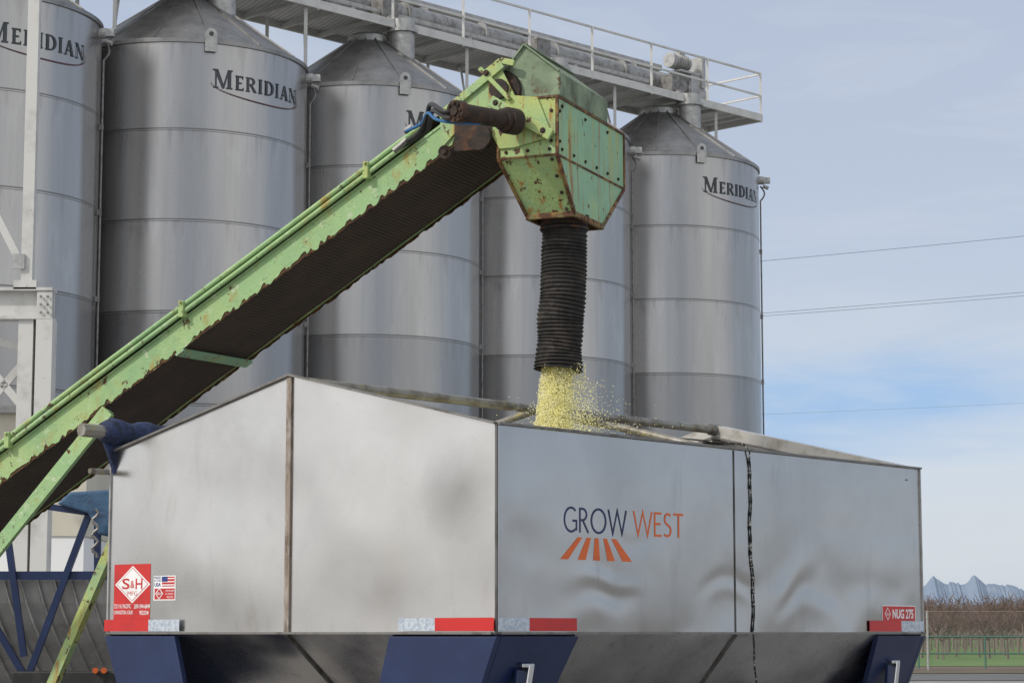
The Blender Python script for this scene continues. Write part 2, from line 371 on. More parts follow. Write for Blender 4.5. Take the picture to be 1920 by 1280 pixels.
# chain link fence + green barrier
r_=root('chain_link_fence',(0,106,0),'grey chain-link fence beside the orchard road','fence')
M_link=bpy.data.materials.new('chain_link'); M_link.use_nodes=True; nt=M_link.node_tree
ou=nt.nodes['Material Output']; bs=nt.nodes['Principled BSDF']; bs.inputs['Base Color'].default_value=(.35,.35,.35,1)
tr=nn(nt,'ShaderNodeBsdfTransparent'); mx=nn(nt,'ShaderNodeMixShader'); mx.inputs[0].default_value=.10
nt.links.new(tr.outputs[0],mx.inputs[1]); nt.links.new(bs.outputs[0],mx.inputs[2]); nt.links.new(mx.outputs[0],ou.inputs[0])
for i in range(9):
    x=19.05+6*(i-2)
    p=MB(); p.cyl((x,106,0),(x,106,2.75),.055,8); p.build('post',M_galv,parent=r_)
p=MB(); p.cyl((7,106,2.7),(55,106,2.7),.010,6); p.build('top_rail',M_galv,parent=r_)
p=MB(); p.poly([(7,106.07,.1),(55,106.07,.1),(55,106.07,2.65),(7,106.07,2.65)]); p.build('mesh_panel',M_link,parent=r_)
M_gr=mat('dark_green_pipe',(.03,.13,.09),rough=.5)
r_=root('pipe_barrier',(0,111,0),'dark green pipe barrier along the orchard edge','barrier')
p=MB()
for zc in (1.55,.75): p.cyl((19.5,111,zc),(60,111,zc),.045,6)
p.build('rail',M_gr,parent=r_)
for i in range(12):
    p=MB(); x=19.5+3.2*i; p.cyl((x,111,0),(x,111,1.6),.05,6); p.build('post',M_gr,parent=r_)
# power lines
for (p0,p1,Y) in (((1300,500),(2300,402),120),((1300,596),(2300,513),130),((1300,601),(2300,521),131),((1300,781),(2300,735),150)):
    a=W(p0[0],p0[1],Y); b_=W(p1[0],p1[1],Y); d=b_-a
    path=[a-d*1.0+d*3*i/24+Vector((0,0,((i/24*3-1.5)**2-.3)*.35)) for i in range(25)]
    mb=MB(); mb.tube(path,.011 if Y<140 else .009,5); o=mb.build('power_line',M_insul if Y<140 else M_cable2); tag(o,'thin overhead electric cable against the sky','cable','overhead electric cables')
# ---------------------------------------------------------------- silos
uu=Vector((.7,.715,0)).normalized(); nnv=Vector((uu.y,-uu.x,0)); an=math.atan2(nnv.y,nnv.x)
R=2.1; ZS=9.8+E
S2=Vector((-5.70,39.3,0)); STEP=Vector((2.95,3.02,0))
cent=[S2-STEP*1.01-Vector((.10,0,0)),S2,S2+STEP+Vector((.04,0,0)),S2+STEP*2+Vector((.06,0,0)),S2+STEP*3+Vector((.025,0,0))]
def cyp(ang,r,z): return Vector((r*math.cos(ang),r*math.sin(ang),z))
GL={}
def rc(x0,y0,x1,y1): return [(x0,y0),(x1,y0),(x1,y1),(x0,y1)]
def bowl(x0,ya,yb,rx,t):
    out=[];N=10;cy=(ya+yb)/2;ry=(yb-ya)/2
    for i in range(N):
        a=-math.pi/2+math.pi*i/N; b=-math.pi/2+math.pi*(i+1)/N
        o=lambda q:(x0+rx*math.cos(q),cy+ry*math.sin(q)); n_=lambda q:(x0+(rx-t)*math.cos(q),cy+(ry-.10)*math.sin(q))
        out.append([n_(a),o(a),o(b),n_(b)])
    return out
GL['M']=(1.18,[rc(.14,0,.23,1),rc(.86,0,1.06,1),[(.06,1),(.55,0),(.66,.12),(.30,1)],[(.55,0),(.66,0),(.95,1),(.87,1)],rc(.04,0,.33,.08),rc(.78,0,1.14,.08),rc(0,.92,.28,1),rc(.88,.92,1.14,1)])
GL['E']=(.72,[rc(.11,0,.31,1),rc(.1,0,.70,.11),rc(.1,.89,.66,1),rc(.28,.45,.54,.55),rc(.62,0,.70,.22),rc(.58,.78,.66,1),rc(.04,0,.12,.08),rc(.04,.92,.12,1)])
GL['R']=(.95,[rc(.11,0,.31,1),rc(.28,.90,.45,1),rc(.28,.46,.45,.56),[(.36,.5),(.74,0),(.97,0),(.57,.5)],rc(.04,0,.38,.08),rc(.04,.92,.12,1)]+bowl(.45,.46,1,.36,.20))
GL['I']=(.42,[rc(.11,0,.31,1),rc(.04,0,.38,.08),rc(.04,.92,.38,1)])
GL['D']=(.98,[rc(.11,0,.31,1),rc(.28,.90,.42,1),rc(.28,0,.42,.10),rc(.04,0,.12,.08),rc(.04,.92,.12,1)]+bowl(.42,0,1,.52,.21))
GL['A']=(1.0,[[(.1,0),(.19,0),(.56,1),(.44,1)],[(.71,0),(.94,0),(.59,1),(.44,1)],rc(.25,.28,.75,.38),rc(.03,0,.28,.08),rc(.66,0,1.0,.08)])
GL['N']=(1.08,[rc(.14,0,.23,1),rc(.85,0,.94,1),[(.04,1),(.80,0),(.94,0),(.29,1)],rc(.04,0,.34,.08),rc(.76,.92,1.04,1),rc(0,.92,.2,1)])
def silo_lettering():
    mb=MB(); x=0; polys=[]
    for i,ch in enumerate('MERIDIAN'):
        wd,ps=GL[ch]; sc=1.3 if i==0 else 1.0
        for p in ps: polys.append([(x+a*sc,b*sc) for a,b in p])
        x+=wd*sc+.13
    H=.26; tot=(x-.13)*H
    for k,p in enumerate(polys):
        pts=[cyp(an+ (a*H*1.0-tot/2)/R*(1.86/tot) -.005, R+.010+.0005*(k%12), E+9.0+b*H*.96) for a,b in p]
        mb.poly(pts)
    return mb
def swoosh():
    mb=MB(); pts=[]; N=70
    for i in range(N+1):
        t=i/N; ang=math.radians(-176+ t*262)
        a=-.02+.95*math.cos(ang) ; z=9.06+.22*math.sin(ang)-.04*math.cos(ang)
        th=.003+.007*math.sin(min(1,t*1.05)*math.pi)
        pts.append((a,z,th))
    for i in range(N):
        (a,z,t),(b,y,s_)=pts[i],pts[i+1]
        dx,dz=b-a,y-z; l=math.hypot(dx,dz); nx,nz=-dz/l,dx/l
        mb.poly([cyp(an+(a-nx*t)/R,R+.018,E+z-nz*t),cyp(an+(b-nx*s_)/R,R+.018,E+y-nz*s_),cyp(an+(b+nx*s_)/R,R+.018,E+y+nz*s_),cyp(an+(a+nx*t)/R,R+.018,E+z+nz*t)])
        if a>.55 and z>9.12: break
    return mb
sroot=root('grain_silo',(0,0,0),'tall ribbed-seam stainless steel storage silo with conical roof','silo','row of steel storage silos')
mb=MB(); prof=[(R,2.6)]
rings=[E+2.18,E+3.7,E+5.22,E+6.745,E+8.27]
for zr in rings: prof+=[(R,zr-.02),(R+.006,zr-.012),(R+.006,zr+.012),(R,zr+.02)]
prof+=[(R,ZS-.05)]
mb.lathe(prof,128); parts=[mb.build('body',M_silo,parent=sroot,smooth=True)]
mb=MB(); mb.lathe([(R+.0,ZS-.05),(R+.03,ZS-.05),(R+.03,ZS+.02),(R-.02,ZS+.04),(.36,E+11.06)],96)
for k in range(14):
    a=2*math.pi*k/14+.1; mb.beam(cyp(a,R-.03,ZS+.05),cyp(a,.38,E+11.07),.025,.03)
parts.append(mb.build('roof',M_roof,parent=sroot))
mb=MB(); mb.lathe([(.36,E+11.03),(.40,E+11.03),(.40,E+11.15),(.34,E+11.2),(.0,E+11.22)],32); parts.append(mb.build('roof_cap',M_galv,parent=sroot,smooth=True))
mb=MB(); sp_=nnv*.6+uu*.3; mb.cyl(sp_+Vector((0,0,E+10.6)),sp_+Vector((0,0,E+11.45)),.23,24); mb.cyl(sp_+Vector((0,0,E+11.2)),sp_+Vector((0,0,E+11.25)),.29,24)
parts.append(mb.build('filling_spout',M_galv,parent=sroot,smooth=True))
mb=MB(); la=an-.47; t_=Vector((-math.sin(la),math.cos(la),0)); o_=Vector((math.cos(la),math.sin(la),0))
pts=[(-.10,-.2),(.10,-.2),(.10,.08)]+[(.10*math.cos(a),.10+.10*math.sin(a)) for a in [i*math.pi/8 for i in range(1,8)]]+[(-.10,.08)]
mb.prism([o_*(R+.04)+t_*a+Vector((0,0,ZS+b)) for a,b in pts],o_*.03)
parts.append(mb.build('lifting_lug',M_galv,parent=sroot))
mb=MB(); mb.cyl(o_*(R+.073)+Vector((0,0,ZS+.10)),o_*(R+.078)+Vector((0,0,ZS+.10)),.04,16); parts.append(mb.build('lug_hole',M_insul,parent=sroot))
parts.append(silo_lettering().build('lettering',M_slate,parent=sroot))
parts.append(swoosh().build('emblem',M_swoosh,parent=sroot))
mb=MB(); pa=an+.80; P=lambda r,z,a=pa:cyp(a,r,z)
mb.tube([P(R+.06,3.0),P(R+.06,E+9.2)]+[P(R+.06+.09*math.sin(i/8*math.pi),E+9.2+.04*i) for i in range(9)],.018,8)
for zc in (4.2,5.6,7.0,8.4,9.8): mb.box(P(R+.045,zc),(.07,.07,.09))
parts.append(mb.build('conduit',M_galvd,parent=sroot))
mb=MB(); qa=an+.74; mb.cyl(cyp(qa,R,E+9.62),cyp(qa,R+.12,E+9.62),.09,12); mb.box(cyp(qa,R+.18,E+9.62),(.14,.14,.12)); mb.cyl(cyp(qa,R+.1,E+9.5),cyp(qa,R+.22,E+9.45),.04,10)
parts.append(mb.build('level_sensor',M_galv,parent=sroot))
mb=MB(); mb.lathe([(R,2.6),(.35,.9),(.3,.85)],48); parts.append(mb.build('hopper',M_silo,parent=sroot))
for k in range(8):
    a=2*math.pi*k/8+.3; mb=MB(); mb.beam(cyp(a,R-.02,0),cyp(a,R-.02,2.62),.14,.14); parts.append(mb.build('leg',M_galv,parent=sroot))
labs=['stainless steel silo beside white steel tower, dark serif lettering','stainless steel silo with dark serif lettering near roof','stainless steel silo behind rusty green conveyor, lettering partly hidden','stainless steel silo behind conveyor discharge chute','end stainless steel silo of the row, beside open sky']
for i,cc_ in enumerate(cent):
    if i==0: sroot.location=cc_; S=sroot
    else:
        S=sroot.copy(); COL.objects.link(S); S.location=cc_
        for p in parts:
            q=p.copy(); q.parent=S; COL.objects.link(q)
    if i==2: S.rotation_euler=(0,0,.05)
    if i==4: S.rotation_euler=(0,0,.02)
    S['label']=labs[i]
# ---------------------------------------------------------------- catwalk
S5=S2+STEP*3+Vector((.025,0,0)); ZW=E+11.3
def L5(u,n,z): return S5+uu*u+nnv*n+Vector((0,0,z))
UE=2.78; UL=-21.0; n0=.6; n1=-.94
cw=root('catwalk',L5(0,0,ZW),'white steel catwalk with handrails running over the silo roofs','catwalk')
M_grate=bpy.data.materials.new('steel_grating'); M_grate.use_nodes=True; nt=M_grate.node_tree; bs=nt.nodes['Principled BSDF']
co=nn(nt,'ShaderNodeTexCoord').outputs['Object']
mp=nn(nt,'ShaderNodeMapping'); mp.inputs['Rotation'].default_value=(0,0,.3); nt.links.new(co,mp.inputs[0])
br=nn(nt,'ShaderNodeTexChecker'); br.inputs['Scale'].default_value=14; nt.links.new(mp.outputs[0],br.inputs[0])
nt.links.new(mixc(nt,br.outputs[1],(.70,.70,.68),(.44,.44,.44)),bs.inputs['Base Color'])
mb=MB(); mb.prism([L5(UL,n0-.03,ZW+.09),L5(UE,n0-.03,ZW+.09),L5(UE,n1+.03,ZW+.09),L5(UL,n1+.03,ZW+.09)],(0,0,.02)); mb.build('floor',M_grate,parent=cw)
mb=MB()
for n_ in (n0,n1): mb.beam(L5(UL,n_,ZW+.05),L5(UE,n_,ZW+.05),.06,.16)
mb.beam(L5(UE,n0,ZW+.05),L5(UE,n1,ZW+.05),.06,.16)
u=UE-.6
while u>UL: mb.beam(L5(u,n0-.03,ZW+.0),L5(u,n1+.03,ZW+.0),.06,.08); u-=.92
mb.build('frame',M_white,parent=cw)
u=UE-.03; k=0
while u>UL:
    for n_ in (n0,n1):
        if n_==n1 and k>0: continue
        mb=MB(); mb.beam(L5(u,n_,ZW-.05),L5(u,n_,ZW+1.06),.05,.05); mb.build('railing_post',M_white,parent=cw)
    u-=1.85; k+=1
mb=MB()
for zc in (1.05,.55):
    mb.beam(L5(UL,n0,ZW+zc),L5(UE,n0,ZW+zc),.038,.038); mb.beam(L5(UE,n0,ZW+zc),L5(UE,n1,ZW+zc),.038,.038)
    mb.beam(L5(UE-2,n1,ZW+zc),L5(UE,n1,ZW+zc),.038,.038)
mb.build('handrail',M_white,parent=cw)
for u in (-2.0,-6.3,-10.4,-14.6,1.9-0.6,-18.0):
    mb=MB(); mb.beam(L5(u,-.6,ZW-1.2),L5(u,-.6,ZW),.06,.06); mb.beam(L5(u,.5,ZW-1.25),L5(u,.5,ZW),.06,.06); mb.beam(L5(u,.5,ZW-1.2),L5(u+.9,-.6,ZW-.05),.04,.04); mb.build('support_post',M_white,parent=cw)
# auger tube
ag=root('screw_conveyor',L5(0,-.5,ZW+.6),'long grey tubular screw conveyor lying along the catwalk','conveyor')
ZT=ZW+.62
mb=MB(); mb.cyl(L5(UL,-.35,ZT),L5(1.5,-.35,ZT),.20,24)
u=1.2
while u>UL: mb.cyl(L5(u,-.35,ZT),L5(u-.05,-.35,ZT),.255,24); u-=2.1
mb.build('tube',M_tube,parent=ag,smooth=True)
mb=MB(); mb.beam(L5(UL,-.5,ZT+.36),L5(.6,-.5,ZT+.36),.14,.12); mb.beam(L5(UL,.12,ZT-.22),L5(-.5,.12,ZT-.22),.05,.07)
u=.8
while u>UL: mb.box(L5(u,-.35,ZW+.33),(.10,.4,.45)); mb.box(L5(u-1.2,-.5,ZT+.27),(.3,.14,.12)); u-=3.1
mb.build('cable_tray',M_galv,parent=ag)
AX=(uu,nnv,Vector((0,0,1)))
mb=MB(); mb.box(L5(1.45,-.35,ZW+.62),(.42,.42,.6),0,AX); mb.cyl(L5(.80,-.3,ZW+1.15),L5(1.30,-.3,ZW+1.15),.15,20)
for k in range(8): mb.cyl(L5(.84+.055*k,-.3,ZW+1.15),L5(.855+.055*k,-.3,ZW+1.15),.175,20)
mb.cyl(L5(.68,-.3,ZW+1.15),L5(.80,-.3,ZW+1.15),.17,20); mb.box(L5(1.05,-.3,ZW+1.34),(.2,.16,.10),0,AX); mb.box(L5(1.62,-.3,ZW+1.0),(.12,.42,.72),0,AX); mb.cyl(L5(1.5,-.35,ZW+.5),L5(1.75,-.35,ZW+.5),.24,20); mb.box(L5(1.2,-.3,ZW+.93),(.7,.36,.05),0,AX)
mb.build('drive_motor',M_galv,parent=ag,smooth=True,bevel=.012)
for k in range(5):
    u=.1-4.22*k; mb=MB(); mb.box(L5(u+.3,-.0,ZW+.45),(.4,.4,.42),0,AX); mb.cyl(L5(u+.3,.35,ZW+.1),L5(u+.3,-.2,ZW+.5),.14,16); mb.build('discharge_gate',M_galvd,parent=ag)
# ---------------------------------------------------------------- white tower
tw=root('steel_tower',W(50,1187,30)-Vector((0,0,E)),'off-white bolted steel tower with beams and cross braces','tower')
def Zb(p): return Vector((p.x,p.y,0))
mb=MB(); a=W(51,545,30); b_=W(48,-120,30); b_.x=a.x; mb.beam(a,b_,.15,.15); mb.beam(a-Vector((0,0,.0)),a+Vector((0,0,.12)),.3,.3)
mb.build('upper_column',M_white,parent=tw)
mb=MB()
for (x0,x1) in ((38,66),(72,103)):
    a=W((x0+x1)/2,600,30); w_=(x1-x0)/F*30
    mb.beam(Zb(a),a,w_,.22 if x0<50 else .3,0,Vector((1,0,0)))
mb.beam(Zb(W(69,600,30.1)),W(69,600,30.1),.25,.03,0,Vector((1,0,0)))
mb.build('lower_column',M_white,parent=tw)
mb=MB(); a=W(-300,571,30); b_=W(102,571,30)
mb.beam(a+Vector((0,0,.19)),b_+Vector((0,0,.19)),.3,.04,0,Vector((0,1,0))); mb.beam(a-Vector((0,0,.19)),b_-Vector((0,0,.19)),.3,.04,0,Vector((0,1,0))); mb.beam(a,b_,.05,.36,0,Vector((0,1,0)))
mb.box(W(84,571,29.9),(.2,.06,.36))
mb.build('crossbeam',M_white,parent=tw)
for p,q in (((-60,300),(40,495)),((-60,640),(40,760)),((-60,800),(66,655)),((-40,630),(50,655)),((-60,1000),(40,900))):
    mb=MB(); mb.beam(W(p[0],p[1],30.15),W(q[0],q[1],30.15),.05,.10,0,Vector((0,1,0))); mb.build('diagonal_brace',M_white,parent=tw)
mb=MB(); mb.box(W(35,490,29.9),(.16,.03,.2)); mb.build('gusset_plate',M_galv,parent=tw)
for dx in (77,90):
    for dy in (556,571,586):
        c=W(dx,dy,29.85); mb=MB(); mb.cyl(c,c+Vector((0,-.03,0)),.018,6); mb.build('bolt',M_galvd,parent=tw)
# shed
sh=root('shed',(-11,33,0),'low cream-clad shed with white lower wall','shed')
x1=W(165,775,31).x; zt_=W(0,775,31).z
mb=MB(); mb.prism([(-20,31,3.0),(x1,31,3.0),(x1,33.5,3.0),(-20,33.5,3.0)],(0,0,zt_-3.0)); mb.build('upper_wall',M_cream,parent=sh)
mb=MB(); mb.prism([(-20,31.02,0),(x1-.02,31.02,0),(x1-.02,33.5,0),(-20,33.5,0)],(0,0,2.995)); mb.build('lower_wall',M_whitew,parent=sh)
mb=MB(); mb.prism([(-20.2,30.9,zt_+.002),(x1+.1,30.9,zt_+.002),(x1+.1,33.6,zt_+.002),(-20.2,33.6,zt_+.002)],(0,0,.1)); mb.build('roof',M_galv,parent=sh)
# ---------------------------------------------------------------- main hopper trailer
tr_=root('hopper_trailer',base_t,'open-top stainless steel hopper trailer with navy corner legs and company lettering','trailer')
def gable(b,th,h0=0):
    return [T(0,b,h0),T(0,b,HE),T(LA/2,b,HP),T(LA,b,HE),T(LA,b,h0)]
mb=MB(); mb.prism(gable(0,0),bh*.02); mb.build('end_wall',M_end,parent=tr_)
mb=MB(); mb.prism(gable(LB-.02,0),bh*.02); mb.build('end_wall',M_hop,parent=tr_)
M_rimd=mat('dark_rim_steel',(.22,.21,.20),[((.12,.11,.10),10,.5,.7,U)],metal=.6,rough=.45)
M_rimb=mat('bright_rail_steel',(.62,.60,.57),[((.38,.35,.31),9,.5,.7,U)],metal=.6,rough=.4)
mb=MB(); mb2=MB()
for (p,q) in (((0,HE),(LA/2,HP)),((LA/2,HP),(LA,HE))):
    mb.prism([T(p[0],LB-.14,p[1]-.055),T(q[0],LB-.14,q[1]-.055),T(q[0],LB-.14,q[1]+.008),T(p[0],LB-.14,p[1]+.008)],bh*.012)
    mb.prism([T(p[0],LB-.127,p[1]-.004),T(q[0],LB-.127,q[1]-.004),T(q[0],LB-.127,q[1]+.008),T(p[0],LB-.127,p[1]+.008)],bh*.106)
    mb2.prism([T(p[0],LB-.150,p[1]-.068),T(q[0],LB-.150,q[1]-.068),T(q[0],LB-.150,q[1]-.055),T(p[0],LB-.150,p[1]-.055)],bh*.03)
mb.build('end_rail',M_rimb,parent=tr_); mb2.build('end_rail_lip',M_rimd,parent=tr_)
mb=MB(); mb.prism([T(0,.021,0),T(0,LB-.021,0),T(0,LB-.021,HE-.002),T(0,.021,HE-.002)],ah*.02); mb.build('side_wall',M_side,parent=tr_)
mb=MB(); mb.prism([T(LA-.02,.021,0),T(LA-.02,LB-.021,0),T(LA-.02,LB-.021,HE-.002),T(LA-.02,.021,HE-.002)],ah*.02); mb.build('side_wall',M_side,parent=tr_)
mb=MB(); hz=-.95; ia=.82; ib=1.2
o4=[(0,0),(LA,0),(LA,LB),(0,LB)]; i4=[(ia,ib),(LA-ia,ib),(LA-ia,LB-ib),(ia,LB-ib)]
for k in range(4):
    j=(k+1)%4; mb.poly([T(*o4[k],-.003),T(*o4[j],-.003),T(*i4[j],hz),T(*i4[k],hz)])
mb.build('hopper',M_hop,parent=tr_)
for p,q in ((T(LA/2,-.004,-.005),T(LA/2,ib-.004,hz)),(T(-.004,LB/2,-.005),T(ia-.004,LB/2,hz))):
    mb=MB(); mb.beam(p,q,.012,.012); mb.build('hopper_seam',M_seamd,parent=tr_)
mb=MB(); mb.beam(T(LA/2,-.004,0),T(LA/2,-.004,HP-.004),.030,.012,0,ah)
mb.build('weld_strip',M_seam,parent=tr_,label='rust-stained vertical strip on the end wall')
mb=MB(); mb.beam(T(-.001,LB/2,0),T(-.001,LB/2,HE-.004),.006,.006,0,bh); mb.build('weld_strip',M_seamd,parent=tr_)
for (a,b,m_) in ((-.002,-.002,M_seamd),(-.002,LB+.002,M_galv),(LA+.002,-.002,M_galv)):
    mb=MB(); mb.beam(T(a,b,0),T(a,b,HE),.010,.010,0,ah); mb.build('corner_trim',m_,parent=tr_)
mb=MB()
for p,q in ((T(0,-.004,HE+.005),T(LA/2,-.004,HP+.005)),(T(LA/2,-.004,HP+.005),T(LA,-.004,HE+.005)),(T(-.004,0,HE+.005),T(-.004,LB,HE+.005)),(T(LA,0,HE+.005),T(LA,LB,HE+.005))):
    mb.beam(p,q,.03,.010)
mb.build('top_rim',M_rimd,parent=tr_)
mb=MB(); mb.beam(T(-.006,.02,.002),T(-.006,LB,.002),.012,.010); mb.build('bottom_rim',M_rimd,parent=tr_)
mb=MB(); mb.beam(T(.02,-.006,.002),T(LA,-.006,.002),.012,.010); mb.build('bottom_rim',M_rimd,parent=tr_)
M_pole=mat('weathered_pipe',(.30,.29,.26),[((.17,.15,.12),9,.45,.6,U),((.35,.30,.12),14,.58,.7,U)],metal=.4,rough=.5)
mb=MB(); mb.cyl(T(LA/2,.02,HP-.02),T(LA/2,LB-.1,HP-.02),.023,14); mb.build('ridge_pole',M_pole,parent=tr_,smooth=True)
for s_ in (0,LA):
    mb=MB(); pe=T(LA/2,LB/2,HP-.03); q=T(s_ if s_ else .02,LB/2,HE-.02)
    if s_: q=T(LA-.02,LB/2,HE-.02)
    mb.tube([pe,pe.lerp(q,.5)+Vector((0,0,.012)),q],.019,12); mb.build('roof_bow',M_pole,parent=tr_,smooth=True)
mb=MB(); c=T(LA/2,LB-.18,HP-.02); mb.cyl(c,c+bh*.08,.032,14); mb.build('pole_bracket',M_galvd,parent=tr_,smooth=True)
def leg(name,corner,ua,ub,wa,wb):
    a0,b0=corner; mb=MB(); e=.012
    def P(da,db,z,k): return T(a0+ua*(da+k)-ua*e,b0+ub*db-ub*e,z)
    k1=.42*.9
    z0=-.012; z1=-.9
    if wa: mb.prism([P(0,0,z0,0),P(wa,0,z0,0),P(wa*.8,0,z1,k1),P(0,0,z1,k1)],bh*ub*.03)
    mb.prism([P(0,.031,z0,0),P(0,wb,z0,0),P(0,wb*.65,z1,k1),P(0,.031,z1,k1)],ah*ua*.03)
    mb.beam(P(.08,.08,z1,k1),P(.08,.08,-1.25,k1),.14,.14)
    return mb.build(name,M_navy,parent=tr_,bevel=.003)
leg('corner_leg',(0,0),1,1,.61,.55); leg('corner_leg',(LA,0),-1,1,.50,.55); leg('corner_leg',(0,LB),1,-1,.5,.48); leg('corner_leg',(LA,LB),-1,-1,.5,.48)
mb=MB()
for a in (.55,LA-.55): mb.beam(T(a,-.1,-1.15),T(a,LB+.3,-1.15),.1,.2)
for b in (.2,LB/2,LB-.2): mb.beam(T(.5,b,-1.3),T(LA-.5,b,-1.3),.1,.1)
mb.build('chassis',M_navy,parent=tr_)
for b in (LB*.55,LB*.85):
    for a in (.25,LA-.25):
        wr=bpy.data.objects.new('wheel',None); COL.objects.link(wr); wr.parent=tr_; wr['base']=tr_['base']
        mb=MB(); mb.tube([T(a-.12,b,-1.25),T(a-.09,b,-1.25),T(a+.09,b,-1.25),T(a+.12,b,-1.25)],[.38,.43,.43,.38],32); mb.build('tyre',M_black,parent=wr)
        mb=MB(); mb.cyl(T(a-.125,b,-1.25),T(a+.125,b,-1.25),.22,24); mb.build('rim',M_white,parent=wr)
def endf(u,z,k=1): return T(u,-.0125-.0015*k,z)
def sidef(u,z,k=1): return T(-.004-.0015*k,u,z)
def sidet(u,z,k=1): return T(-.0006-.00012*k,u,z)
def hit(px,py,P0,nrm):
    r=ray(px,py); o=Vector((0,0,E)); t=(P0-o).dot(nrm)/r.dot(nrm); return o+r*t
def e_uv(px,py):
    p=hit(px,py,T(0,0,0),bh); return ((p-T(0,0,0)).dot(ah), p.z-E)
def s_uv(px,py):
    p=hit(px,py,T(0,0,0),ah); return ((p-T(0,0,0)).dot(bh), p.z-E)
def quad(mb,fn,u0,z0,u1,z1,mi,k): mb.poly([fn(u0,z0,k),fn(u1,z0,k),fn(u1,z1,k),fn(u0,z1,k)],mi)
e=lambda x:e_uv(x,1180)[0]; s=lambda x:s_uv(x,1180)[0]
for lst in (((endf,LA+.01,e(283),0),(endf,e(283),e(341),1)),((endf,e(752),e(820),1),(endf,e(820),0,0)),((sidef,0.0,s(990),1),(sidef,s(990),s(1079),0)),((sidef,s(1628),s(1688),0),(sidef,s(1688),LB+.005,1))):
    mb=MB()
    for fn,ua,ub,mi in lst: quad(mb,fn,ua,.011,ub,.066,mi,3)
    mb.build('reflective_tape',[M_red,M_refl],parent=tr_)
mb=MB()
def fit(fn,fuv,s_,xl,xr,yt,yb,mi,k=1,off=0):
    u0,_=fuv(xl,(yt+yb)/2); u1,_=fuv(xr,(yt+yb)/2); _,z1=fuv(xl,yt); _,z0=fuv(xl,yb)
    add_text(mb,s_,u0,z0,u1,z1,lambda u,v:fn(u,v,k),mi,off)
# company word in a light monoline sans drawn as strokes
def arc(cx,cy,rx,ry,a0,a1,n=18): return [(cx+rx*math.cos(math.radians(a0+(a1-a0)*i/n)),cy+ry*math.sin(math.radians(a0+(a1-a0)*i/n))) for i in range(n+1)]
ST={'G':(.80,[arc(.44,.5,.40,.48,48,305)+[(.76,.12),(.76,.46),(.52,.46)]]),
 'R':(.56,[[(0.03,0),(0.03,1)],[(0.03,.96),(.18,.96)]+arc(.18,.73,.25,.23,90,-90,12)[1:]+[(.03,.50)],[(.20,.50),(.54,0)]]),
 'O':(.94,[arc(.47,.5,.44,.48,0,360,28)]),
 'W':(1.12,[[(0,1),(.27,.02),(.56,.97),(.85,.02),(1.12,1)]]),
 'E':(.46,[[(.46,.96),(.04,.96),(.04,.04),(.46,.04)],[(.04,.52),(.40,.52)]]),
 'S':(.48,[[(.44,.90)]+arc(.26,.74,.20,.22,60,235,10)+arc(.22,.27,.22,.23,50,-120,10)+[(.02,.10)]]),
 'T':(.62,[[(0,.96),(.62,.96)],[(.31,.96),(.31,0)]])}
def ribbon(mb,pts,wd,f,mi):
    L=[];n=len(pts)
    for i,p in enumerate(pts):
        a=pts[max(i-1,0)];b=pts[min(i+1,n-1)]
        d1=Vector((p[0]-a[0],p[1]-a[1])); d2=Vector((b[0]-p[0],b[1]-p[1]))
        if d1.length<1e-6:d1=d2
        if d2.length<1e-6:d2=d1
        d1.normalize();d2.normalize(); m=(Vector((-d1.y,d1.x))+Vector((-d2.y,d2.x)))
        if m.length<.05: m=Vector((-d1.y,d1.x))
        m.normalize(); sc=wd/2/max(.35,m.dot(Vector((-d1.y,d1.x))))
        L.append(((p[0]-m.x*sc,p[1]-m.y*sc),(p[0]+m.x*sc,p[1]+m.y*sc)))
    for i in range(n-1): mb.poly([f(*L[i][0]),f(*L[i+1][0]),f(*L[i+1][1]),f(*L[i][1])],mi)
def word(wd_,xl,xr,yt,yb,mi,gap=.14,wt=.095):
    ym=(yt+yb)/2; u0=s_uv(xl,ym)[0]; u1=s_uv(xr,ym)[0]; z1=s_uv(xl,yt)[1]; z0=s_uv(xl,yb)[1]
    tot=sum(ST[c][0] for c in wd_)+gap*(len(wd_)-1); x=0; kk=0
    sx=(u1-u0)/tot; sz=z1-z0
    for c in wd_:
        for st in ST[c][1]:
            kk+=1; ribbon(mb,[(x+a,b) for a,b in st],wt,lambda a,b,kk=kk:sidet(u0+a*sx,z0+b*sz,kk),mi)
        x+=ST[c][0]+gap
word('GROW',1057,1174,949,996,0); word('WEST',1188,1281,957,1003,1)
zt1=s_uv(1115,1008)[1]; zb1=s_uv(1115,1050)[1]
tops=[(1083,1092),(1100,1108),(1115,1122),(1131,1138),(1146,1155)]; bots=[(1050,1065),(1083,1098),(1112,1125),(1139,1153),(1167,1185)]
for (a,b_),(c,d) in zip(tops,bots):
    mb.poly([sidet(s_uv(c,1050)[0],zb1),sidet(s_uv(d,1050)[0],zb1),sidet(s_uv(b_,1008)[0],zt1),sidet(s_uv(a,1008)[0],zt1)],1)
mb.build('company_lettering',[M_txt_navy,M_orange],parent=tr_)
def diamond(fn,u,z,hu,hz_,mi,k): mb.poly([fn(u-hu,z,k),fn(u,z-hz_,k),fn(u+hu,z,k),fn(u,z+hz_,k)],mi)
def endt(u,z,k=1): return T(u,-.0006-.0005*k,z)
mb=MB()
u0,z0=e_uv(213,1157); u1,z1=e_uv(283,1056); z0=.066
quad(mb,endt,u0,z0,u1,z1,0,1)
uc,zc=e_uv(249,1095); hu=abs(e_uv(283,1097)[0]-uc); hz_=e_uv(249,1060)[1]-zc
diamond(endt,uc,zc,hu*.97,hz_,1,2); diamond(endt,uc,zc,hu*.87,hz_*.90,0,3); diamond(endt,uc,zc,hu*.83,hz_*.86,1,4)
